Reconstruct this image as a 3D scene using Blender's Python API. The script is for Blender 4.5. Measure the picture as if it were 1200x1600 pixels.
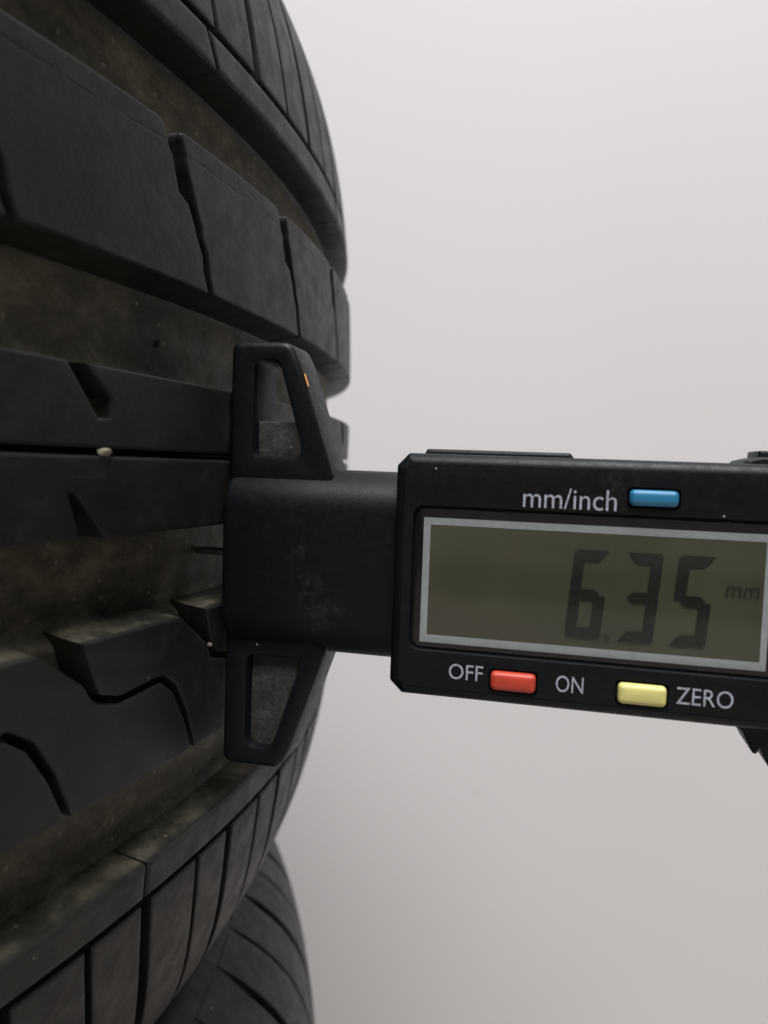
import bpy, bmesh, math, random
from mathutils import Vector, Matrix
from mathutils.geometry import delaunay_2d_cdt
random.seed(7)
MM = 0.001
scene = bpy.context.scene
for o in list(bpy.data.objects):
    bpy.data.objects.remove(o)
col = scene.collection

# ------------------------------------------------------------------ camera, light, exposure
Z0 = 612.5                                   # height of the upper tyre's mid-plane above the floor (mm)
CAM = Vector((331.05, -211.98, 2.35 + Z0))
PITCH, ROLL = 0.0651, 0.0513
cd = bpy.data.cameras.new('camera')
cam = bpy.data.objects.new('camera', cd)
col.objects.link(cam)
fwd = Vector((0, math.cos(PITCH), -math.sin(PITCH)))
up0 = Vector((0, math.sin(PITCH), math.cos(PITCH)))
xr = Vector((1, 0, 0))
right = math.cos(ROLL) * xr + math.sin(ROLL) * up0
up = -math.sin(ROLL) * xr + math.cos(ROLL) * up0
m = Matrix.Identity(4)
for i in range(3):
    m[i][0], m[i][1], m[i][2], m[i][3] = right[i], up[i], -fwd[i], CAM[i] * MM
cam.matrix_world = m
cd.sensor_fit = 'VERTICAL'
cd.sensor_height = 36.0
cd.lens = 36.0 * 1202.0 / 1600.0
cd.clip_start = 0.005
cd.clip_end = 50
cd.dof.use_dof = True
cd.dof.focus_distance = 0.116
cd.dof.aperture_fstop = 21.0
scene.camera = cam

world = bpy.data.worlds.new('World')
scene.world = world
world.use_nodes = True
bg = world.node_tree.nodes['Background']
bg.inputs[0].default_value = (0.92, 0.95, 1.0, 1)
bg.inputs[1].default_value = 0.035

def area_lamp(name, loc, target, size, size_y, power, colour):
    ld = bpy.data.lights.new(name, 'AREA')
    ld.shape = 'RECTANGLE'
    ld.size, ld.size_y = size, size_y
    ld.energy = power
    ld.color = colour
    lo = bpy.data.objects.new(name, ld)
    col.objects.link(lo)
    lo.location = loc
    d = Vector(target) - Vector(loc)
    lo.rotation_euler = d.to_track_quat('-Z', 'Y').to_euler()
    return lo
area_lamp('ceiling_lamp', (0.05, -1.5, 3.25), (0.05, -1.5, 0.0), 2.3, 1.5, 126, (1.0, 0.985, 0.985))
area_lamp('ceiling_lamp', (0.52, -0.45, 2.9), (0.52, -0.45, 0.0), 0.4, 1.0, 39, (1.0, 0.985, 0.985))

vs = scene.view_settings
vs.view_transform = 'Standard'
vs.look = 'None'
vs.exposure = 0.0
vs.gamma = 1.0
scene.render.engine = 'CYCLES'

# ------------------------------------------------------------------ node helpers
class NT:
    def __init__(self, name):
        self.mat = bpy.data.materials.new(name)
        self.mat.use_nodes = True
        self.t = self.mat.node_tree
        self.b = self.t.nodes['Principled BSDF']
    def n(self, typ, **kw):
        nd = self.t.nodes.new(typ)
        for k, v in kw.items():
            setattr(nd, k, v)
        return nd
    def link(self, a, b):
        self.t.links.new(a, b)
    def val(self, sock, v):
        if hasattr(v, 'is_linked') or hasattr(v, 'links'):
            self.link(v, sock)
        else:
            sock.default_value = v
    def pos(self):
        return self.n('ShaderNodeNewGeometry').outputs['Position']
    def noise(self, scale, detail=4, rough=0.55, vec=None, dist=0.0):
        nd = self.n('ShaderNodeTexNoise')
        nd.inputs['Scale'].default_value = scale
        nd.inputs['Detail'].default_value = detail
        nd.inputs['Roughness'].default_value = rough
        nd.inputs['Distortion'].default_value = dist
        self.link(vec if vec else self.pos(), nd.inputs['Vector'])
        return nd.outputs['Fac']
    def scaled(self, sx, sy, sz):
        nd = self.n('ShaderNodeVectorMath', operation='MULTIPLY')
        self.link(self.pos(), nd.inputs[0])
        nd.inputs[1].default_value = (sx, sy, sz)
        return nd.outputs[0]
    def ramp(self, fac, a, b, lo=0.0, hi=1.0):
        nd = self.n('ShaderNodeMapRange', interpolation_type='SMOOTHSTEP')
        self.link(fac, nd.inputs[0])
        nd.inputs[1].default_value = a
        nd.inputs[2].default_value = b
        nd.inputs[3].default_value = lo
        nd.inputs[4].default_value = hi
        return nd.outputs[0]
    def math(self, op, a, b=None):
        nd = self.n('ShaderNodeMath', operation=op)
        self.val(nd.inputs[0], a)
        if b is not None:
            self.val(nd.inputs[1], b)
        return nd.outputs[0]
    def mix(self, fac, a, b):
        nd = self.n('ShaderNodeMix', data_type='RGBA')
        self.val(nd.inputs[0], fac)
        self.val(nd.inputs[6], a if not isinstance(a, tuple) else a + (1,))
        self.val(nd.inputs[7], b if not isinstance(b, tuple) else b + (1,))
        return nd.outputs[2]
    def attr(self, name):
        return self.n('ShaderNodeAttribute', attribute_name=name)
    def bump(self, height, strength, dist, prev=None):
        nd = self.n('ShaderNodeBump')
        nd.inputs['Strength'].default_value = strength
        nd.inputs['Distance'].default_value = dist
        self.link(height, nd.inputs['Height'])
        if prev is not None:
            self.link(prev, nd.inputs['Normal'])
        return nd.outputs[0]
    def specks(self, scale, size, keep):
        v = self.n('ShaderNodeTexVoronoi')
        v.inputs['Scale'].default_value = scale
        self.link(self.pos(), v.inputs['Vector'])
        near = self.ramp(v.outputs['Distance'], size * 0.6, size, 1.0, 0.0)
        sep = self.n('ShaderNodeSeparateColor')
        self.link(v.outputs['Color'], sep.inputs[0])
        pick = self.math('GREATER_THAN', sep.outputs[0], 1.0 - keep)
        return self.math('MULTIPLY', near, pick)

def mat_rubber():
    k = NT('worn_tyre_rubber')
    depth = k.attr('depth').outputs['Fac']
    sh = k.attr('sh').outputs['Vector']
    sep = k.n('ShaderNodeSeparateXYZ'); k.link(sh, sep.inputs[0])
    large = k.noise(35, 3)
    mid = k.noise(220, 5, 0.6)
    fine = k.noise(1500, 4, 0.6)
    c = k.mix(k.ramp(large, 0.35, 0.7), (0.0115, 0.0114, 0.0098), (0.0195, 0.0193, 0.0166))
    scuff = k.noise(14, 6, 0.7, dist=1.5)
    c = k.mix(k.ramp(scuff, 0.50, 0.72, 0, 0.55), c, (0.036, 0.0345, 0.030))
    c = k.mix(k.ramp(mid, 0.55, 0.8, 0, 0.4), c, (0.042, 0.040, 0.035))
    # road dirt in the grooves; thinned on down-facing walls as painted shade
    nz = k.n('ShaderNodeSeparateXYZ'); k.link(k.n('ShaderNodeNewGeometry').outputs['Normal'], nz.inputs[0])
    dn = k.noise(55, 9, 0.74, vec=k.scaled(1, 1, 1.8))
    dn2 = k.noise(900, 5, 0.7)
    settle_shade = k.ramp(nz.outputs[2], -0.6, 0.35, 0.03, 1.0)
    dirt = k.math('MULTIPLY', k.ramp(depth, 0.5, 5.5), k.math('MULTIPLY', k.ramp(dn, 0.20, 0.70), settle_shade))
    ledge_light = k.math('MULTIPLY', k.math('MULTIPLY', k.ramp(nz.outputs[2], 0.45, 0.85), k.ramp(depth, 0.25, 2.4)), k.ramp(dn, 0.34, 0.62))  # extra dirt colour on up-facing walls paints in light from above
    ledge_light = k.math('MULTIPLY', ledge_light, 0.85)
    dirt = k.math('MAXIMUM', dirt, ledge_light)
    dcol = k.mix(k.ramp(k.noise(140, 8, 0.75, vec=k.scaled(1, 1, 1.6)), 0.38, 0.68), (0.20, 0.183, 0.127), (0.43, 0.39, 0.29))
    dcol = k.mix(k.ramp(dn2, 0.5, 0.75, 0, 0.5), dcol, (0.055, 0.048, 0.034))
    c = k.mix(k.math('MULTIPLY', dirt, 0.68), c, dcol)
    grit = k.math('MULTIPLY', k.specks(620, 0.26, 0.16), k.math('MULTIPLY', k.ramp(depth, 2.0, 6.0), settle_shade))
    c = k.mix(k.math('MULTIPLY', grit, 0.75), c, (0.34, 0.31, 0.24))
    nick = k.specks(95, 0.055, 0.5)
    c = k.mix(k.math('MULTIPLY', nick, 0.5), c, (0.085, 0.08, 0.07))
    scr = k.ramp(k.noise(60, 5, 0.75, vec=k.scaled(0.35, 0.35, 9.0), dist=0.6), 0.64, 0.70)
    c = k.mix(k.math('MULTIPLY', scr, 0.35), c, (0.06, 0.057, 0.05))
    # lint and grit
    sp = k.specks(260, 0.10, 0.10)
    c = k.mix(k.math('MULTIPLY', sp, 0.7), c, (0.30, 0.28, 0.23))
    k.link(c, k.b.inputs['Base Color'])
    r = k.ramp(mid, 0.3, 0.75, 0.40, 0.58)
    r = k.math('ADD', r, k.math('MULTIPLY', dirt, 0.3))
    k.link(r, k.b.inputs['Roughness'])
    b = k.bump(fine, 0.25, 0.00012)
    b = k.bump(mid, 0.35, 0.0004, b)
    # the shallow worn-down sipe along the edge of the big blocks, kept in the attribute's third channel
    wob = k.math('MULTIPLY', k.math('SUBTRACT', k.noise(160, 3), 0.5), 1.6)
    hh = k.math('ADD', sep.outputs[1], wob)
    ln = k.math('ABSOLUTE', k.math('SUBTRACT', hh, 43.0))
    ln = k.ramp(ln, 0.08, 0.32, 0.0, 1.0)
    keep = k.math('GREATER_THAN', sep.outputs[2], 0.5)
    brk = k.ramp(k.noise(130, 3), 0.40, 0.52)
    line = k.math('SUBTRACT', 1.0, k.math('MULTIPLY', k.math('MULTIPLY', k.math('SUBTRACT', 1.0, ln), keep), brk))
    b = k.bump(line, 0.2, 0.0002, b)
    c = k.mix(k.math('MULTIPLY', k.math('SUBTRACT', 1.0, line), 0.6), c, (0.004, 0.004, 0.004))
    k.link(c, k.b.inputs['Base Color'])
    gr = k.bump(dn2, 0.45, 0.0005, b)
    pits = k.specks(150, 0.09, 0.22)
    b = k.bump(pits, -0.6, 0.0005, b)
    nm = k.n('ShaderNodeMix', data_type='VECTOR')
    k.link(dirt, nm.inputs[0]); k.link(b, nm.inputs[4]); k.link(gr, nm.inputs[5])
    k.link(nm.outputs[1], k.b.inputs['Normal'])
    k.b.inputs['Specular IOR Level'].default_value = 0.22
    return k.mat

def mat_plastic(name, base, rough, dust=0.25, speck=0.05, bump=0.25):
    k = NT(name)
    a = k.noise(75, 6, 0.7)
    f = k.noise(900, 5, 0.7)
    dm = k.math('MULTIPLY', k.ramp(a, 0.56, 0.80), k.ramp(f, 0.38, 0.7))
    c = k.mix(k.math('MULTIPLY', dm, dust), base, (0.16, 0.155, 0.145))
    sp = k.specks(352, 0.075, speck)
    c = k.mix(k.math('MULTIPLY', sp, 0.8), c, (0.42, 0.41, 0.38))
    k.link(c, k.b.inputs['Base Color'])
    k.link(k.math('ADD', k.ramp(f, 0.3, 0.7, rough - 0.05, rough + 0.08), k.math('MULTIPLY', dm, 0.25)), k.b.inputs['Roughness'])
    k.link(k.bump(k.noise(2600, 3), bump, 0.00008), k.b.inputs['Normal'])
    k.b.inputs['Specular IOR Level'].default_value = 0.24
    return k.mat

def mat_plain(name, base, rough, var=0.12, scale=300, coat=0.0, spec=0.5, metal=0.0):
    k = NT(name)
    f = k.noise(scale, 4)
    dark = tuple(x * (1 - var) for x in base)
    lite = tuple(min(1, x * (1 + var)) for x in base)
    k.link(k.mix(k.ramp(f, 0.3, 0.7), dark, lite), k.b.inputs['Base Color'])
    k.b.inputs['Roughness'].default_value = rough
    k.b.inputs['Coat Weight'].default_value = coat
    k.b.inputs['Specular IOR Level'].default_value = spec
    k.b.inputs['Metallic'].default_value = metal
    return k.mat

def mat_dusty_web():
    k = NT('dusty_black_plastic')
    a = k.noise(260, 5, 0.7)
    f = k.noise(1500, 4, 0.7)
    m_ = k.math('MULTIPLY', k.ramp(a, 0.3, 0.7), k.ramp(f, 0.2, 0.8))
    c = k.mix(k.math('MULTIPLY', m_, 0.9), (0.016, 0.016, 0.016), (0.105, 0.10, 0.088))
    sp = k.specks(800, 0.12, 0.07)
    c = k.mix(sp, c, (0.40, 0.38, 0.33))
    k.link(c, k.b.inputs['Base Color'])
    k.b.inputs['Roughness'].default_value = 0.75
    k.link(k.bump(f, 0.5, 0.0002), k.b.inputs['Normal'])
    return k.mat

def mat_wall():
    k = NT('painted_wall')
    a = k.noise(1.2, 3)
    c = k.mix(k.ramp(a, 0.3, 0.7), (0.70, 0.69, 0.688), (0.73, 0.72, 0.718))
    sp = k.specks(11, 0.07, 0.5)
    c = k.mix(k.math('MULTIPLY', sp, 0.10), c, (0.40, 0.38, 0.36))
    k.link(c, k.b.inputs['Base Color'])
    k.b.inputs['Roughness'].default_value = 0.85
    k.link(k.bump(k.noise(180, 4), 0.15, 0.0006), k.b.inputs['Normal'])
    return k.mat

def mat_lcd():
    k = NT('lcd_glass_olive')
    a = k.noise(45, 3)
    c = k.mix(k.ramp(a, 0.3, 0.7), (0.066, 0.070, 0.046), (0.098, 0.097, 0.067))
    w = k.noise(28, 2)
    c = k.mix(k.ramp(w, 0.45, 0.7, 0, 0.5), c, (0.10, 0.082, 0.060))  # reddish patches painted in for an uneven reflection on the screen
    k.link(c, k.b.inputs['Base Color'])
    k.b.inputs['Roughness'].default_value = 0.35
    return k.mat

def mat_pane():
    k = NT('clear_window_plastic')
    t = k.t
    out = [n for n in t.nodes if n.type == 'OUTPUT_MATERIAL'][0]
    tr = k.n('ShaderNodeBsdfTransparent')
    gl = k.n('ShaderNodeBsdfGlossy')
    f = k.noise(900, 4)
    k.link(k.ramp(f, 0.3, 0.7, 0.06, 0.14), gl.inputs['Roughness'])
    tr.inputs[0].default_value = (0.93, 0.94, 0.91, 1)
    lw = k.n('ShaderNodeLayerWeight'); lw.inputs[0].default_value = 0.5
    fres = k.math('ADD', k.math('MULTIPLY', k.math('POWER', lw.outputs['Facing'], 5.0), 0.9), 0.03)
    mx = k.n('ShaderNodeMixShader')
    k.link(fres, mx.inputs[0]); k.link(tr.outputs[0], mx.inputs[1]); k.link(gl.outputs[0], mx.inputs[2])
    k.link(mx.outputs[0], out.inputs['Surface'])
    return k.mat

M_RUB = mat_rubber()
M_WALL = mat_wall()
M_FLOOR = mat_plain('grey_floor', (0.37, 0.335, 0.31), 0.6, 0.15, 12)
M_PL = mat_plastic('black_gauge_plastic', (0.0042, 0.0049, 0.0068), 0.45, 0.22, 0.06)
M_PLD = mat_plastic('black_display_surround', (0.008, 0.008, 0.010), 0.35, 0.5, 0.10)
M_WEB = mat_dusty_web()
M_LCD = mat_lcd()
M_SEG = mat_plain('lcd_segment_dark', (0.021, 0.023, 0.020), 0.6, 0.1, spec=0.2)
M_SEGF = mat_plain('lcd_segment_faint', (0.042, 0.044, 0.033), 0.6, 0.1, spec=0.2)
M_FRM = mat_plain('grey_printed_line', (0.46, 0.48, 0.54), 0.5, 0.06, 900)
M_TXT = mat_plain('pale_printed_ink', (0.34, 0.37, 0.42), 0.55, 0.25, 2600)
M_BLUE = mat_plain('blue_button_rubber', (0.025, 0.19, 0.36), 0.42, 0.08)
M_RED = mat_plain('red_button_rubber', (0.52, 0.055, 0.028), 0.42, 0.08)
M_YEL = mat_plain('yellow_button_rubber', (0.66, 0.62, 0.22), 0.42, 0.06)
M_PANE = mat_pane()
M_PIN = mat_plain('steel_probe', (0.35, 0.34, 0.32), 0.35, 0.2, 900, metal=0.9)
M_ORG = mat_plain('orange_tone', (0.80, 0.34, 0.08), 0.5, 0.1)
M_STONE = mat_plain('pale_stone', (0.19, 0.17, 0.125), 0.8, 0.3, 700)

# ------------------------------------------------------------------ object helpers
def finish(me, mat, angle=35):
    me.materials.append(mat)
    for p in me.polygons:
        p.use_smooth = True
    me.set_sharp_from_angle(angle=math.radians(angle))
    return me

def link(name, me, parent=None, label=None, category=None, group=None, kind=None):
    o = bpy.data.objects.new(name, me)
    col.objects.link(o)
    if parent is not None:
        o.parent = parent
    for k, v in (('label', label), ('category', category), ('group', group), ('kind', kind)):
        if v:
            o[k] = v
    return o

# ------------------------------------------------------------------ setting
def quad_sheet(name, pts, mat):
    me = bpy.data.meshes.new(name)
    me.from_pydata([Vector(p) for p in pts], [], [(0, 1, 2, 3)])
    me.materials.append(mat)
    return link(name, me, kind='structure')
WY = 0.55
quad_sheet('wall', [(-3, WY, 0), (3.5, WY, 0), (3.5, WY, 2.6), (-3, WY, 2.6)], M_WALL)
quad_sheet('floor', [(-3, -2.5, 0), (3.5, -2.5, 0), (3.5, WY, 0), (-3, WY, 0)], M_FLOOR)

# ------------------------------------------------------------------ tyre
R = 320.0
MID = 0.74
PA, PB, PC = 6.929, 3.295, 3.952
def inset(h):
    u = (h - MID) / 100
    return PA * u**2 + PB * u**4 + PC * u**8
def dins(h):
    u = (h - MID) / 100
    return (2*PA*u + 4*PB*u**3 + 8*PC*u**7) / 100
def prof(h, d):
    """point (radius, height) d mm under the tread surface at height h"""
    k = dins(h)
    L = math.hypot(1, k)
    return R - inset(h) - d / L, h - d * k / L

def resample(pts, step):
    out = []
    n = len(pts)
    for i in range(n):
        a, b = pts[i], pts[(i+1) % n]
        L = math.hypot(b[0]-a[0], b[1]-a[1])
        c = max(1, int(math.ceil(L / step)))
        for j in range(c):
            t = j / c
            out.append((a[0] + (b[0]-a[0])*t, a[1] + (b[1]-a[1])*t))
    return out

def area2(p):
    return sum(p[i][0]*p[(i+1) % len(p)][1] - p[(i+1) % len(p)][0]*p[i][1] for i in range(len(p)))

def roundpoly(pts, r, seg=4):
    """fillet every corner; r is a number or a list of radii"""
    out = []
    n = len(pts)
    for i in range(n):
        p0, p1, p2 = Vector(pts[i-1]), Vector(pts[i]), Vector(pts[(i+1) % n])
        rr = r[i] if isinstance(r, (list, tuple)) else r
        d1, d2 = p0 - p1, p2 - p1
        l1, l2 = d1.length, d2.length
        d1.normalize(); d2.normalize()
        ang = d1.angle(d2)
        if rr <= 0 or ang > 3.05:
            out.append(tuple(p1)); continue
        t = min(rr / math.tan(ang/2), 0.45*l1, 0.45*l2)
        a, b = p1 + d1*t, p1 + d2*t
        for j in range(seg+1):
            u = j/seg
            out.append(tuple(a*(1-u)**2 + p1*2*u*(1-u) + b*u*u))
    return out

def offset(poly, d, fixed=None):
    """move every vertex of a CCW polygon inward by d (miter limited)"""
    n = len(poly)
    out = []
    for i in range(n):
        p0, p1, p2 = poly[i-1], poly[i], poly[(i+1) % n]
        if fixed and fixed(p1):
            nx, ny = 0.0, (-1.0 if fixed(p1) > 0 else 1.0)
            out.append((p1[0], p1[1] + ny*d)); continue
        e1 = (p1[0]-p0[0], p1[1]-p0[1]); e2 = (p2[0]-p1[0], p2[1]-p1[1])
        l1 = math.hypot(*e1) or 1e-9; l2 = math.hypot(*e2) or 1e-9
        n1 = (-e1[1]/l1, e1[0]/l1); n2 = (-e2[1]/l2, e2[0]/l2)
        bx, by = n1[0]+n2[0], n1[1]+n2[1]
        bl = math.hypot(bx, by) or 1e-9
        bx, by = bx/bl, by/bl
        c = max(0.5, bx*n1[0] + by*n1[1])
        out.append((p1[0] + bx*d/c, p1[1] + by*d/c))
    return out

def block_mesh(name, outline, bev=0.6, draft=0.9, deep=7.0, ss=4.0, hs=3.0, period=None, repeats=1, mark=0.0, extra=None, lip=0.5):
    if area2(outline) < 0:
        outline = outline[::-1]
    poly = resample(outline, 2.2)
    fx = None
    if period:
        hmid = sum(p[1] for p in poly) / len(poly)
        def fx(p):
            if abs(abs(p[0]) - period/2) < 1e-4:
                return 1 if p[1] > hmid else -1
            return 0
    bm = bmesh.new()
    prof_rings = [(bev + lip, 0.0), (bev, 0.0), (bev*0.45, bev*0.16), (bev*0.12, bev*0.5), (0, bev), (-draft*0.35, deep*0.5), (-draft, deep)]
    rings = []
    for ins, d in prof_rings:
        q = offset(poly, ins, fx) if ins else poly
        if ins < 0:
            q = [(p0[0] + (p1[0]-p0[0])*0.12, p1[1]) for p0, p1 in zip(poly, q)]
        rings.append([bm.verts.new((p[0], p[1], -d)) for p in q])
    n = len(poly)
    for a, b in zip(rings[:-1], rings[1:]):
        for i in range(n):
            j = (i+1) % n
            if fx and fx(poly[i]) and fx(poly[j]) and abs(poly[i][0]-poly[j][0]) < 1e-4:
                continue
            bm.faces.new((a[i], b[i], b[j], a[j]))
    q0 = [(v.co.x, v.co.y) for v in rings[0]]
    def inside(x, y, marg):
        c = False
        for i in range(n):
            (x1, y1), (x2, y2) = q0[i-1], q0[i]
            if (y1 > y) != (y2 > y) and x < (x2-x1)*(y-y1)/(y2-y1) + x1:
                c = not c
            dx, dy = x2-x1, y2-y1
            t = max(0, min(1, ((x-x1)*dx + (y-y1)*dy) / (dx*dx + dy*dy + 1e-12)))
            if (x-x1-t*dx)**2 + (y-y1-t*dy)**2 < marg*marg:
                return False
        return c
    s0, s1 = min(p[0] for p in q0), max(p[0] for p in q0)
    h0, h1 = min(p[1] for p in q0), max(p[1] for p in q0)
    grid = []
    ns_, nh_ = max(1, int((s1-s0)/ss)), max(1, int((h1-h0)/hs))
    for i in range(1, ns_+1):
        for j in range(1, nh_+1):
            x, y = s0 + (s1-s0)*i/(ns_+1), h0 + (h1-h0)*j/(nh_+1)
            if inside(x, y, 0.9):
                grid.append((x, y))
    cv, ce, cf, ov, oe, of = delaunay_2d_cdt([Vector(p) for p in q0 + grid], [(i, (i+1) % n) for i in range(n)], [], 1, 1e-5)
    vmap = []
    for i, p in enumerate(cv):
        src = [o for o in ov[i] if o < n]
        vmap.append(rings[0][src[0]] if src else bm.verts.new((p[0], p[1], 0.0)))
    for f in cf:
        bm.faces.new([vmap[i] for i in f])
    if repeats > 1:
        base = bm.copy()
        tmp = bpy.data.meshes.new('tmp')
        base.to_mesh(tmp)
        for i in range(1, repeats):
            nv = len(bm.verts)
            bm.from_mesh(tmp)
            bm.verts.ensure_lookup_table()
            for v in bm.verts[nv:]:
                v.co.x += period*i
        bpy.data.meshes.remove(tmp)
        base.free()
        bmesh.ops.remove_doubles(bm, verts=bm.verts[:], dist=1e-3)
    bmesh.ops.recalc_face_normals(bm, faces=bm.faces[:])
    up_ = [f for f in bm.faces if abs(f.normal.z) > 0.9]
    if up_ and sum(f.normal.z * f.calc_area() for f in up_) < 0:
        bmesh.ops.reverse_faces(bm, faces=bm.faces[:])
    bm.verts.index_update()
    flat = [tuple(v.co) for v in bm.verts]
    for v in bm.verts:
        s, h, d = v.co.x, v.co.y, -v.co.z
        if extra:
            d += extra(s, h, d)
        r, z = prof(h, d)
        th = s / R
        v.co = (r*math.cos(th)*MM, r*math.sin(th)*MM, z*MM)
    if repeats > 1:
        bmesh.ops.remove_doubles(bm, verts=bm.verts[:], dist=1e-6)
    me = bpy.data.meshes.new(name)
    bm.verts.index_update()
    bm.to_mesh(me)
    bm.free()
    a = me.attributes.new('depth', 'FLOAT', 'POINT')
    b = me.attributes.new('sh', 'FLOAT_VECTOR', 'POINT')
    for i, v in enumerate(me.vertices):
        x, y, z = v.co.x/MM, v.co.y/MM, v.co.z/MM
        r = math.hypot(x, y)
        d = max(0.0, (R - inset(z) - r))
        a.data[i].value = d
        b.data[i].vector = (math.atan2(y, x)*R, z, mark)
    return finish(me, M_RUB, 50)

# heights of the groove and sipe edges across the tread
H = dict(sipeU=64.8, g1t=59.0, g1b=45.84, g2t=25.39, g2b=12.02, slit=1.8, g3t=-8.68, g3b=-21.4, g4t=-42.9, g4b=-57.4, sipeL=-63.65)
DEEP = 6.9
def floor_depth(h):
    a = abs(h - MID)
    for lo, hi in ((H['g1b'], H['g1t']), (H['g2b'], H['g2t']), (H['g3b'], H['g3t']), (H['g4b'], H['g4t'])):
        if lo - 1.0 <= h <= hi + 1.0:
            e = min(h - (lo - 1.0), (hi + 1.0) - h)
            rr = 3.2
            if e < rr:
                return DEEP - (rr - math.sqrt(max(0, rr*rr - (rr-e)**2))) * 0.75
            return DEEP
    if a > 90:
        u = min(1, (a - 90) / 28.0)
        return 5.2 * (1 - u) ** 1.2 + 0.0
    return 5.2

def carcass_mesh():
    pts = []                       # (r, z, depth attribute)
    h = -118.0 + MID
    while h <= 118.0 + MID + 1e-6:
        d = floor_depth(h)
        r, z = prof(h, d)
        pts.append((r, z, d))
        h += 0.75
    re = pts[-1][0]
    side = [(119.5, 2.6), (120.8, 6.5), (121.7, 12.5), (122.2, 20), (122.3, 30), (121.8, 42), (120.0, 54), (116.5, 66), (111.0, 78), (104.5, 88), (99.0, 95), (96, 99), (92, 100.5), (88, 99.5), (86, 95), (90, 85), (97, 70), (103, 55), (106.5, 38), (106, 24), (100, 12), (88, 3), (60, -6.5), (25, -11)]
    top = [(re - dr, MID + z, 0.0) for z, dr in side]
    bot = [(re - dr, MID - z, 0.0) for z, dr in side]
    prof_all = bot[::-1] + pts + top           # open inside at the mid-line, closed by the liner below
    prof_all = prof_all + [(re + 12, MID, 0.0)]
    NS = 360
    verts, faces, dep = [], [], []
    n = len(prof_all)
    for i in range(NS):
        th = 2*math.pi*i/NS
        c, s = math.cos(th), math.sin(th)
        for r, z, d in prof_all:
            verts.append((r*c*MM, r*s*MM, z*MM)); dep.append(d)
    for i in range(NS):
        j = (i+1) % NS
        for k in range(n):
            l = (k+1) % n
            faces.append((i*n+k, j*n+k, j*n+l, i*n+l))
    me = bpy.data.meshes.new('carcass')
    me.from_pydata(verts, [], faces)
    a = me.attributes.new('depth', 'FLOAT', 'POINT')
    a.data.foreach_set('value', dep)
    me.attributes.new('sh', 'FLOAT_VECTOR', 'POINT')
    bm = bmesh.new(); bm.from_mesh(me)
    bmesh.ops.recalc_face_normals(bm, faces=bm.faces[:])
    bm.to_mesh(me); bm.free()
    return finish(me, M_RUB, 40)

def tyre(name, loc, rotz, label):
    t = bpy.data.objects.new(name, None)
    col.objects.link(t)
    t.empty_display_size = 0.05
    t.location = loc
    t.rotation_euler = (0, 0, rotz)
    t['label'] = label
    t['category'] = 'tyre'
    t['group'] = 'tyres stacked flat'
    return t

TWO_PI_R = 2*math.pi*R
upper = tyre('car_tyre', (0, 0, Z0*MM), 0, 'worn black tyre lying flat on top of the stack, gauge pressed to its tread')
link('carcass', carcass_mesh(), upper)

def place(mesh, name, s, parent=upper):
    o = link(name, mesh, parent)
    o.rotation_euler = (0, 0, s / R)
    return o

# rib of large blocks above the middle rib
NA = 56
PITCH_A = TWO_PI_R / NA
Rb = [(-2.3, H['g1b']), (-0.9, 43.0), (-1.0, 42.2), (0.9, 38.2), (1.6, 36.4), (3.0, 34.0), (2.9, 33.3), (4.6, 30.6), (5.1, 28.0), (6.1, H['g2t'])]
Lb = [(-5.6, H['g1b']), (-4.6, 42.6), (-3.9, 41.9), (-2.6, 37.5), (-0.3, 36.5), (1.3, 33.8), (1.7, 32.7), (3.3, 30.3), (3.5, 28.1), (4.9, H['g2t'])]
outA = Rb + [(x + PITCH_A, h) for x, h in Lb[::-1]]
meA = block_mesh('tread_block', roundpoly(outA, [1.2] + [0]*18 + [2.2], 3), bev=0.34, mark=1.0, lip=0.12)
for i in range(NA):
    place(meA, 'tread_block', -105.0 + PITCH_A*i)

# rib of interlocking blocks below the middle rib
NC = 76
PITCH_C = TWO_PI_R / NC
pathL = [(-124.2, H['g3b']), (-122.6, -25.3), (-120.9, -28.5), (-117.2, -29.6), (-108.0, -29.0), (-104.4, -31.4), (-100.9, -36.5), (-97.8, H['g4t'])]
pathR = [(-131.2, H['g3b']), (-123.9, -26.5), (-121.6, -29.6), (-117.1, -30.7), (-108.4, -30.1), (-105.4, -32.2), (-102.0, -37.0), (-98.9, H['g4t'])]
S_C = -124.0
outC = [(x - S_C, h) for x, h in pathL] + [(x - S_C + PITCH_C, h) for x, h in pathR[::-1]]
meC = block_mesh('tread_block', outC, bev=0.28, draft=0.7, ss=3.0, lip=0.15)
for i in range(NC):
    place(meC, 'tread_block', S_C + PITCH_C*i)

# middle rib: two rings either side of a thin slit, notched along their outer edges
p2 = PITCH_A / 2
def notch_ring(pts_top, pts_bot, s_ref, bev):
    o = pts_bot + pts_top[::-1]
    return block_mesh('middle_rib', o, bev=bev, draft=0.5, period=PITCH_A, repeats=NA, ss=4.0, hs=3.0, lip=0.2)
b1_bot = [(-p2, H['slit']+0.45), (p2, H['slit']+0.45)]
b1_top = [(-p2, H['g2b']), (-4.2, H['g2b']), (1.0, 5.7), (2.9, 5.9), (3.1, 8.4), (-1.2, H['g2b']), (p2, H['g2b'])]
place(notch_ring(b1_top, b1_bot, 0, 0.3), 'middle_rib', -124.0 - 0.0)
b2_top = [(-p2, H['slit']-0.45), (p2, H['slit']-0.45)]
b2_bot = [(-p2, H['g3t']), (-1.4, H['g3t']), (-3.4, -3.2), (-2.3, -3.2), (2.6, H['g3t']), (p2, H['g3t'])]
place(notch_ring(b2_top, b2_bot, 0, 0.4), 'middle_rib', -124.0)

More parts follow.
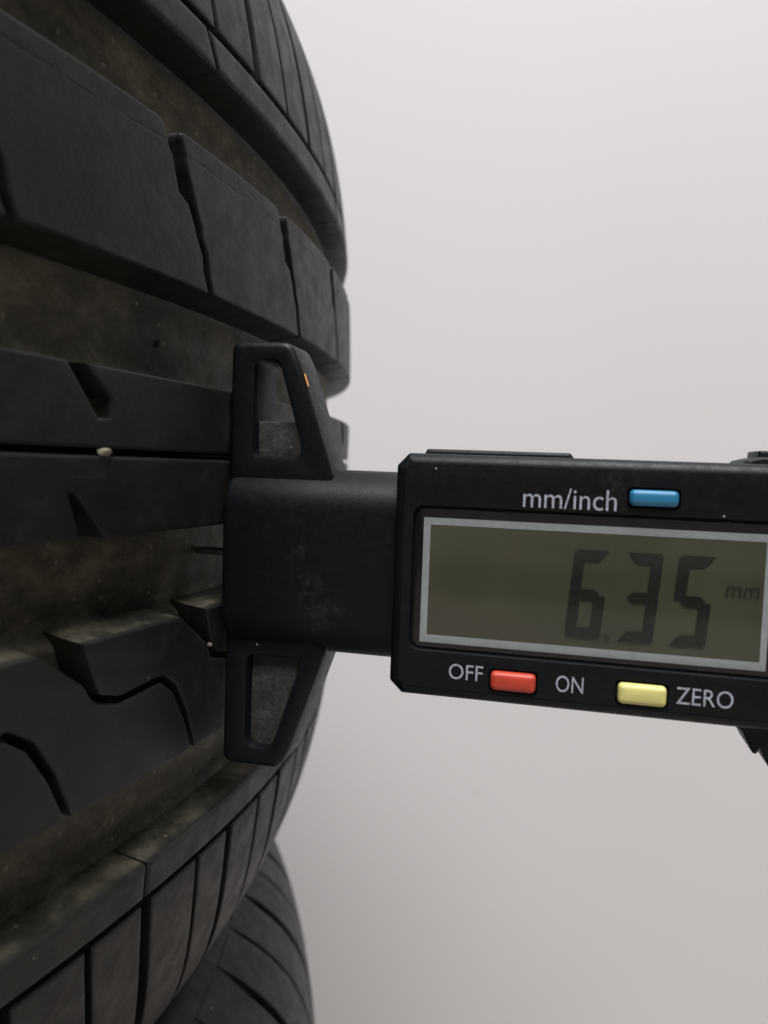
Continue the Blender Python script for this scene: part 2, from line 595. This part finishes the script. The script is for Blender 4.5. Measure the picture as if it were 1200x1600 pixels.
# shoulders: a narrow strip, then blocks divided by cross slits running over the shoulder
NS_ = 28
PST = TWO_PI_R / NS_
def strip(h0, h1, lean, bev):
    g = 0.22
    o = [(g, h0), (PST - g, h0), (PST - g + lean, h1), (g + lean, h1)]
    return block_mesh('shoulder_strip', o, bev=bev, draft=0.05, ss=4.5)
meSU = strip(H['g1t'], H['sipeU'] - 0.55, -2.4, 0.6)
meSL = strip(H['g4b'], H['sipeL'] + 0.55, 0.6, 0.6)
for i in range(NS_):
    place(meSU, 'shoulder_strip', -95.8 + PST*i)
    place(meSL, 'shoulder_strip', -107.3 + PST*i)

NU = 140
PU = TWO_PI_R / NU
def curveU(h):
    x = h - 65.0
    return -0.10*x - 0.0008*x*x
def curveL(h):
    x = -(h + 64.0)
    return 0.19*x + 0.0042*x*x
def shoulder(h0, h1, w, gl, gr, cur, nseg=14):
    hs = [h0 + (h1-h0)*i/nseg for i in range(nseg+1)]
    left = [(cur(h) + gl, h) for h in hs]
    rightp = [(cur(h) + w - gr, h) for h in hs]
    return block_mesh('shoulder_block', left + rightp[::-1], bev=0.34, draft=0.25, ss=4.0, hs=3.0, deep=5.6)
hu0, hu1 = H['sipeU'] + 0.5, 117.0 + MID
su = [shoulder(hu0, hu1, PU, 1.15, 0.45, curveU), shoulder(hu0, hu1, PU, 0.45, 1.15, curveU)]
for i in range(NU):
    place(su[i % 2], 'shoulder_block', -81.0 + PU*i)
hl0, hl1 = H['sipeL'] - 0.5, -117.0 + MID
PERL = TWO_PI_R / 39
offs = [0, 12.3, 26.4, 37.8, PERL]
half = [0.65, 1.2, 0.55, 1.15, 0.65]
for k in range(4):
    meL = shoulder(hl0, hl1, offs[k+1]-offs[k], half[k], half[k+1], curveL)
    for i in range(39):
        place(meL, 'shoulder_block', -118.3 + offs[k] + PERL*i)

# the tyre underneath: the same kind of tyre, turned and pushed a little to the front
lower = tyre('car_tyre', (4*MM, -20*MM, (Z0 - 244.8)*MM), math.radians(203.0), 'lower tyre of the stack, only its shoulder showing under the upper tyre')
bottom = tyre('car_tyre', (-6*MM, 8*MM, (Z0 - 489.6)*MM), math.radians(77.0), 'lowest tyre of the stack, standing on the floor under the other two')
NW = 104
PW = TWO_PI_R / NW
def curveW(h):
    x = h - 65.0
    return -0.22*x - 0.003*x*x
wide = [shoulder(hu0, hu1, PW, 1.6, 0.6, curveW), shoulder(hu0, hu1, PW, 0.6, 1.6, curveW)]
for root in (lower, bottom):
    for i in range(NW):
        place(wide[i % 2], 'shoulder_block', PW*i, root)
    for ch in list(upper.children):
        if ch.data in su:
            continue
        c = ch.copy()
        col.objects.link(c)
        c.parent = root

# ------------------------------------------------------------------ tread depth gauge
PHI, TILT, TH0 = math.radians(-12.9), math.radians(0.9), math.radians(-16.1)
gn = Vector((math.cos(PHI)*math.cos(TILT), math.sin(PHI)*math.cos(TILT), math.sin(TILT)))
gt = Vector((math.sin(PHI), -math.cos(PHI), 0))
gv = gt.cross(gn)
RG = 320.45
gO = Vector((RG*math.cos(TH0), RG*math.sin(TH0), -14.5 + Z0))
gauge = bpy.data.objects.new('tread_depth_gauge', None)
col.objects.link(gauge)
gm = Matrix.Identity(4)
for i in range(3):
    gm[i][0], gm[i][1], gm[i][2], gm[i][3] = gn[i], gv[i], gt[i], gO[i]*MM
gauge.matrix_world = gm
gauge['label'] = 'black digital tread depth gauge with lcd and three coloured buttons held against the tyre'
gauge['category'] = 'depth gauge'

def bm_done(bm, name, mat, angle=35):
    bmesh.ops.recalc_face_normals(bm, faces=bm.faces[:])
    me = bpy.data.meshes.new(name)
    for v in bm.verts:
        v.co *= MM
    bm.to_mesh(me)
    bm.free()
    return finish(me, mat, angle)

def ccw(p):
    return p if area2(p) > 0 else p[::-1]

def plate(name, outer, tb, tf, bev, mat, holes=(), back_bev=None, angle=35):
    """a plate in the n-v plane between t = tb and tf; holes: (loop, floor t or None, bevel)"""
    outer = ccw(outer)
    bb = bev*0.6 if back_bev is None else back_bev
    bm = bmesh.new()
    def ring(p, t):
        return [bm.verts.new((x, y, t)) for x, y in p]
    def skin(a, b):
        n = len(a)
        for i in range(n):
            j = (i+1) % n
            bm.faces.new((a[i], a[j], b[j], b[i]))
    spec = [(bb, tb), (bb*0.3, tb+bb*0.3), (0, tb+bb), (0, tf-bev), (bev*0.12, tf-bev*0.5), (bev*0.45, tf-bev*0.14), (bev, tf)]
    rs = [ring(offset(outer, i) if i else outer, t) for i, t in spec]
    for a, b in zip(rs[:-1], rs[1:]):
        skin(a, b)
    front, back = [rs[-1]], [rs[0]]
    for loop, fl, hb in holes:
        loop = ccw(loop)
        hr = [ring(offset(loop, -hb) if hb else loop, tf)]
        if hb:
            hr.append(ring(offset(loop, -hb*0.4), tf - hb*0.15))
            hr.append(ring(loop, tf - hb))
        if fl is None:
            hr.append(ring(loop, tb))
            back.append(hr[-1])
        else:
            hr.append(ring(loop, fl))
            bm.faces.new(hr[-1])
        for a, b in zip(hr[:-1], hr[1:]):
            skin(a, b)
        front.append(hr[0])
    for group in (front, back):
        ed = []
        for lp in group:
            for i in range(len(lp)):
                e = bm.edges.get((lp[i], lp[(i+1) % len(lp)]))
                ed.append(e)
        bmesh.ops.triangle_fill(bm, use_beauty=True, use_dissolve=False, edges=ed)
    return bm_done(bm, name, mat, angle)

def rrect(n0, n1, v0, v1, r, seg=4):
    return roundpoly([(n0, v0), (n1, v0), (n1, v1), (n0, v1)], r, seg)

VC = 1.1                                    # centre line of the gauge
# foot: two wings either side of the stem
def wing(sg):
    o = [(0, 11.0), (17.5, 11.0), (11.0, 29.8), (9.5, 32.9), (0, 32.9)]
    rad = [0, 0, 2.2, 2.6, 1.6]
    o = roundpoly(o, rad, 6)
    w = [(4.1, 15.6), (11.3, 15.6), (11.5, 17.3), (7.6, 30.1), (4.1, 30.1)]
    w = roundpoly(w, [1.1, 1.0, 0.6, 1.7, 1.7], 6)
    if sg < 0:
        w = roundpoly([(4.0, 15.4), (11.9, 15.4), (12.1, 17.0), (8.0, 29.8), (4.0, 29.8)], [1.1, 1.0, 0.6, 1.8, 1.8], 6)
    f = lambda p: [(x, VC + sg*y) for x, y in p]
    return f(o), f(w)
for sg in (1, -1):
    o, w = wing(sg)
    wg = link('foot_wing', plate('foot_wing', o, -4.3, 4.3, 0.9, M_PL, [(w, None, 0.8)]), gauge)
    if sg > 0:
        web = [(4.0, VC+15.2), (11.8, VC+15.2), (11.0, VC+21.0), (4.0, VC+21.0)]
        link('pocket_web', plate('pocket_web', web, -1.2, 2.5, 0.3, M_WEB), wg)
    else:
        web = [(4.0, VC-15.2), (12.3, VC-15.2), (12.3, VC-17.4), (8.3, VC-30.0), (3.9, VC-30.0)]
        link('pocket_web', plate('pocket_web', web, -1.2, 2.6, 0.3, M_WEB), wg)

# stem: flattened tube with rounded upper and lower edges
def stem_mesh():
    bm = bmesh.new()
    ht, hv = 6.4, 14.2
    def loop(n, ins):
        a, b = ht - ins, hv - ins
        pts = []
        for k in range(17):
            u = math.pi*k/16
            pts.append((a*math.cos(u), (b - a) + a*math.sin(u)))
        for k in range(17):
            u = math.pi + math.pi*k/16
            pts.append((a*math.cos(u), -(b - a) + a*math.sin(u)))
        return [bm.verts.new((n, VC - 0.3 + y, x)) for x, y in pts]
    ls = [loop(-0.15, 1.3), loop(0.0, 0.75), loop(0.45, 0.22), loop(1.2, 0), loop(14.0, 0), loop(29.0, 0)]
    for a, b in zip(ls[:-1], ls[1:]):
        n = len(a)
        for i in range(n):
            j = (i+1) % n
            bm.faces.new((a[i], a[j], b[j], b[i]))
    bm.faces.new(ls[0]); bm.faces.new(ls[-1])
    return bm_done(bm, 'stem', M_PL, 40)
link('stem', stem_mesh(), gauge)

# probe pin
def pin_mesh():
    bm = bmesh.new()
    rings = []
    for n, r in ((1.0, 0.62), (-6.9, 0.62), (-7.3, 0.5), (-7.45, 0.2)):
        rings.append([bm.verts.new((n, VC + r*math.sin(a*math.pi/8), r*math.cos(a*math.pi/8))) for a in range(16)])
    for a, b in zip(rings[:-1], rings[1:]):
        for i in range(16):
            j = (i+1) % 16
            bm.faces.new((a[i], a[j], b[j], b[i]))
    bm.faces.new(rings[0]); bm.faces.new(rings[-1])
    return bm_done(bm, 'probe_pin', M_PIN, 40)
link('probe_pin', pin_mesh(), gauge)

# display body
BT = 8.5
VB = 0.65
body_out = roundpoly([(27.3, VB-15.6), (29.2, VB-17.4), (103, VB-17.4), (105, VB-15.4), (105, VB+15.4), (103, VB+17.2), (29.0, VB+17.2), (27.3, VB+15.4)], 0.6, 3)
recess = rrect(30.2, 92.0, -9.9, 10.5, 1.6, 5)
def slot(n0, n1, v0, v1):
    return rrect(n0-0.32, n1+0.32, v0-0.32, v1+0.32, 0.7, 4)
BTN = {'blue': (59.05, 65.2, 11.85, 13.95), 'red': (41.95, 48.1, -14.55, -11.95), 'yellow': (58.9, 65.1, -14.65, -11.9)}
holes = [(recess, BT - 0.9, 0.35)] + [(slot(*b), BT - 0.8, 0.0) for b in BTN.values()]
body = link('display_body', plate('display_body', body_out, -6.5, BT, 1.5, M_PL, holes), gauge)

def button(nm, mat, lab):
    n0, n1, v0, v1 = BTN[nm]
    o = link('button', plate('button', rrect(n0, n1, v0, v1, 0.75, 5), BT - 0.75, BT + 0.95, 0.65, mat, back_bev=0.05, angle=60), body, label=lab)
    return o
button('blue', M_BLUE, 'blue mm/inch button')
button('red', M_RED, 'red off button')
button('yellow', M_YEL, 'pale yellow on and zero button')

# display: dark surround, printed grey outline, olive lcd, segments, clear pane
FT = BT - 0.9
link('display_surround', plate('display_surround', rrect(30.35, 91.85, -9.75, 10.35, 1.5, 5), FT - 0.3, FT + 0.05, 0.02, M_PLD), body)
fo = rrect(31.55, 77.15, -8.95, 8.85, 0.05, 2)
fi = rrect(32.55, 76.35, -7.85, 7.85, 0.05, 2)
link('display_outline', plate('display_outline', fo, FT + 0.02, FT + 0.13, 0.01, M_FRM, [(fi, None, 0.0)], back_bev=0.01), body)
lcd = link('lcd_screen', plate('lcd_screen', rrect(32.57, 76.33, -7.83, 7.83, 0.05, 2), FT - 0.1, FT + 0.09, 0.01, M_LCD, back_bev=0.01), body)
link('clear_pane', plate('clear_pane', rrect(30.6, 91.6, -9.5, 10.1, 1.4, 5), FT + 0.35, FT + 0.55, 0.05, M_PANE, back_bev=0.02), body)

def seg_polys(ch, x0, y0, w, h, sl, th):
    """seven-segment strokes as polygons; sl = slant per unit height"""
    g = 0.16
    hy = h/2
    S = {
     'a': [(g, h), (w-g, h), (w-g-th*0.85, h-th), (g+th*0.85, h-th)],
     'd': [(g, 0), (w-g, 0), (w-g-th*0.85, th), (g+th*0.85, th)],
     'g': [(g+th*0.35, hy), (g+th*0.9, hy+th/2), (w-g-th*0.9, hy+th/2), (w-g-th*0.35, hy), (w-g-th*0.9, hy-th/2), (g+th*0.9, hy-th/2)],
     'f': [(0, h-g), (0, hy+g), (th*0.35, hy+g*0.6), (th, hy+g+th*0.35), (th, h-g-th*0.85)],
     'e': [(0, g), (0, hy-g), (th*0.35, hy-g*0.6), (th, hy-g-th*0.35), (th, g+th*0.85)],
     'b': [(w, h-g), (w, hy+g), (w-th*0.35, hy+g*0.6), (w-th, hy+g+th*0.35), (w-th, h-g-th*0.85)],
     'c': [(w, g), (w, hy-g), (w-th*0.35, hy-g*0.6), (w-th, hy-g-th*0.35), (w-th, g+th*0.85)]}
    on = {'6': 'acdefg', '3': 'abcdg', '5': 'acdfg'}[ch]
    return [[(x0 + x + sl*y, y0 + y) for x, y in S[k]] for k in on]

def flat_mesh(name, polys, t, mat):
    vs_, fs = [], []
    for p in polys:
        b = len(vs_)
        vs_ += [(x*MM, y*MM, t*MM) for x, y in ccw(p)]
        fs.append(tuple(range(b, b+len(p))))
    me = bpy.data.meshes.new(name)
    me.from_pydata(vs_, [], fs)
    me.materials.append(mat)
    return me
SEG_T = FT + 0.27
for ch, x0 in (('6', 51.55), ('3', 58.35), ('5', 64.95)):
    link('lcd_digit', flat_mesh('lcd_digit', seg_polys(ch, x0, -6.55, 4.65, 12.1, 0.075, 1.45), SEG_T, M_SEG), lcd)
link('lcd_decimal_point', flat_mesh('lcd_decimal_point', [[(56.75, -6.65), (57.45, -6.65), (57.5, -5.95), (56.8, -5.95)]], SEG_T, M_SEGF), lcd)

def text_mesh(name, body_txt, n0, n1, v0, v1, t, mat, slant=0.0):
    cu = bpy.data.curves.new('txt', 'FONT')
    cu.body = body_txt
    cu.size = 1.0
    cu.resolution_u = 4
    o = bpy.data.objects.new('txt', cu)
    col.objects.link(o)
    dg = bpy.context.evaluated_depsgraph_get()
    me = bpy.data.meshes.new_from_object(o.evaluated_get(dg))
    bpy.data.objects.remove(o)
    bpy.data.curves.remove(cu)
    xs = [v.co.x for v in me.vertices]; ys = [v.co.y for v in me.vertices]
    x0, x1, y0, y1 = min(xs), max(xs), min(ys), max(ys)
    for v in me.vertices:
        u = (v.co.x - x0)/(x1 - x0); w = (v.co.y - y0)/(y1 - y0)
        v.co = ((n0 + (n1-n0)*u + slant*w)*MM, (v0 + (v1-v0)*w)*MM, t*MM)
    me.name = name
    me.materials.clear()
    me.materials.append(mat)
    return me
TT = BT + 0.03
link('lettering', text_mesh('lettering', 'mm/inch', 45.25, 57.5, 10.95, 13.75, TT, M_TXT), body)
link('lettering', text_mesh('lettering', 'OFF', 36.05, 40.85, -13.7, -11.5, TT, M_TXT), body)
link('lettering', text_mesh('lettering', 'ON', 50.8, 54.45, -14.05, -11.75, TT, M_TXT), body)
link('lettering', text_mesh('lettering', 'ZERO', 66.35, 73.4, -14.1, -11.8, TT, M_TXT), body)
link('lettering', text_mesh('lettering', 'mm', 71.75, 75.75, 0.55, 1.95, SEG_T, M_SEGF, 0.15), lcd)

# things along the top and bottom edges of the body
link('battery_cover', plate('battery_cover', roundpoly([(30.3, 16.8), (31.2, 18.55), (51.2, 18.55), (52.6, 16.8)], 0.35, 3), -5.4, 5.6, 0.5, M_PL), body)
sl = link('thumb_slide', plate('thumb_slide', roundpoly([(73.3, -15.5), (73.8, -16.6), (75.6, -18.2), (77.0, -20.9), (77.5, -21.0), (77.8, -20.1), (79.2, -22.7), (79.8, -22.9), (80.2, -22.0), (81.6, -24.4), (84, -25.2), (92, -24.4), (97, -21), (99, -15.5)], 0.3, 3), -3.4, 5.0, 0.5, M_PL), gauge)
link('slide_cap', plate('slide_cap', roundpoly([(72.6, 16.8), (73.8, 18.35), (75.4, 18.8), (90, 18.8), (92, 16.8)], 0.25, 3), -4.6, 5.4, 0.4, M_PL), body)
link('slide_cap', plate('slide_cap', roundpoly([(75.5, 18.0), (75.6, 19.7), (88, 19.7), (88.3, 18.0)], 0.25, 3), -3.0, 3.6, 0.3, M_PL), body)

# thin orange mark on the slanted edge of the upper wing
def orange_mesh():
    a, b = Vector((11.55, VC+28.2)), Vector((12.2, VC+26.3))
    d = (b - a).normalized(); nn = Vector((-d.y, d.x))
    if nn.x < 0: nn = -nn
    vs_ = []
    for p in (a, b):
        for t in (3.6, 3.0):
            for k in (0.0, 0.08):
                q = p + nn*(k + 0.02)
                vs_.append((q.x*MM, q.y*MM, t*MM))
    f = [(0, 1, 3, 2), (4, 6, 7, 5), (0, 4, 5, 1), (2, 3, 7, 6), (0, 2, 6, 4), (1, 5, 7, 3)]
    me = bpy.data.meshes.new('orange_mark'); me.from_pydata(vs_, [], f)
    bm = bmesh.new(); bm.from_mesh(me); bmesh.ops.recalc_face_normals(bm, faces=bm.faces[:]); bm.to_mesh(me); bm.free()
    me.materials.append(M_ORG)
    return me
link('orange_mark', orange_mesh(), gauge, label='small orange mark on the wing edge')

# ------------------------------------------------------------------ small stones caught in the tread
def stone(s, h, d, size, seed, label):
    rnd = random.Random(seed)
    bm = bmesh.new()
    bmesh.ops.create_icosphere(bm, subdivisions=2, radius=1.0)
    for v in bm.verts:
        v.co *= 1 + rnd.uniform(-0.16, 0.16)
    r, z = prof(h, d)
    th = s / R
    for v in bm.verts:
        v.co = Vector((v.co.x*size[2], v.co.y*size[0], v.co.z*size[1])) * MM
    me = bpy.data.meshes.new('pebble')
    bm.to_mesh(me); bm.free()
    finish(me, M_STONE, 40)
    o = link('pebble', me, None, label, 'pebble')
    o.location = (r*math.cos(th)*MM, r*math.sin(th)*MM, (z + Z0)*MM)
    o.rotation_euler = (0, 0, th)
    return o
stone(-121.9, 1.8, 0.1, (1.25, 0.55, 0.5), 3, 'pale pebble wedged in the thin slit of the middle rib')
stone(-95.6, -27.4, 0.3, (0.42, 0.36, 0.4), 5, 'tiny pale pebble beside the lower wing of the gauge')
stone(-117.2, -72.0, 0.8, (0.5, 0.7, 0.5), 9, 'pale pebble caught in a cross slit of the lower shoulder')
stone(-102.5, 18.0, 6.6, (0.55, 0.5, 0.5), 11, 'small pebble in the wide groove above the gauge')
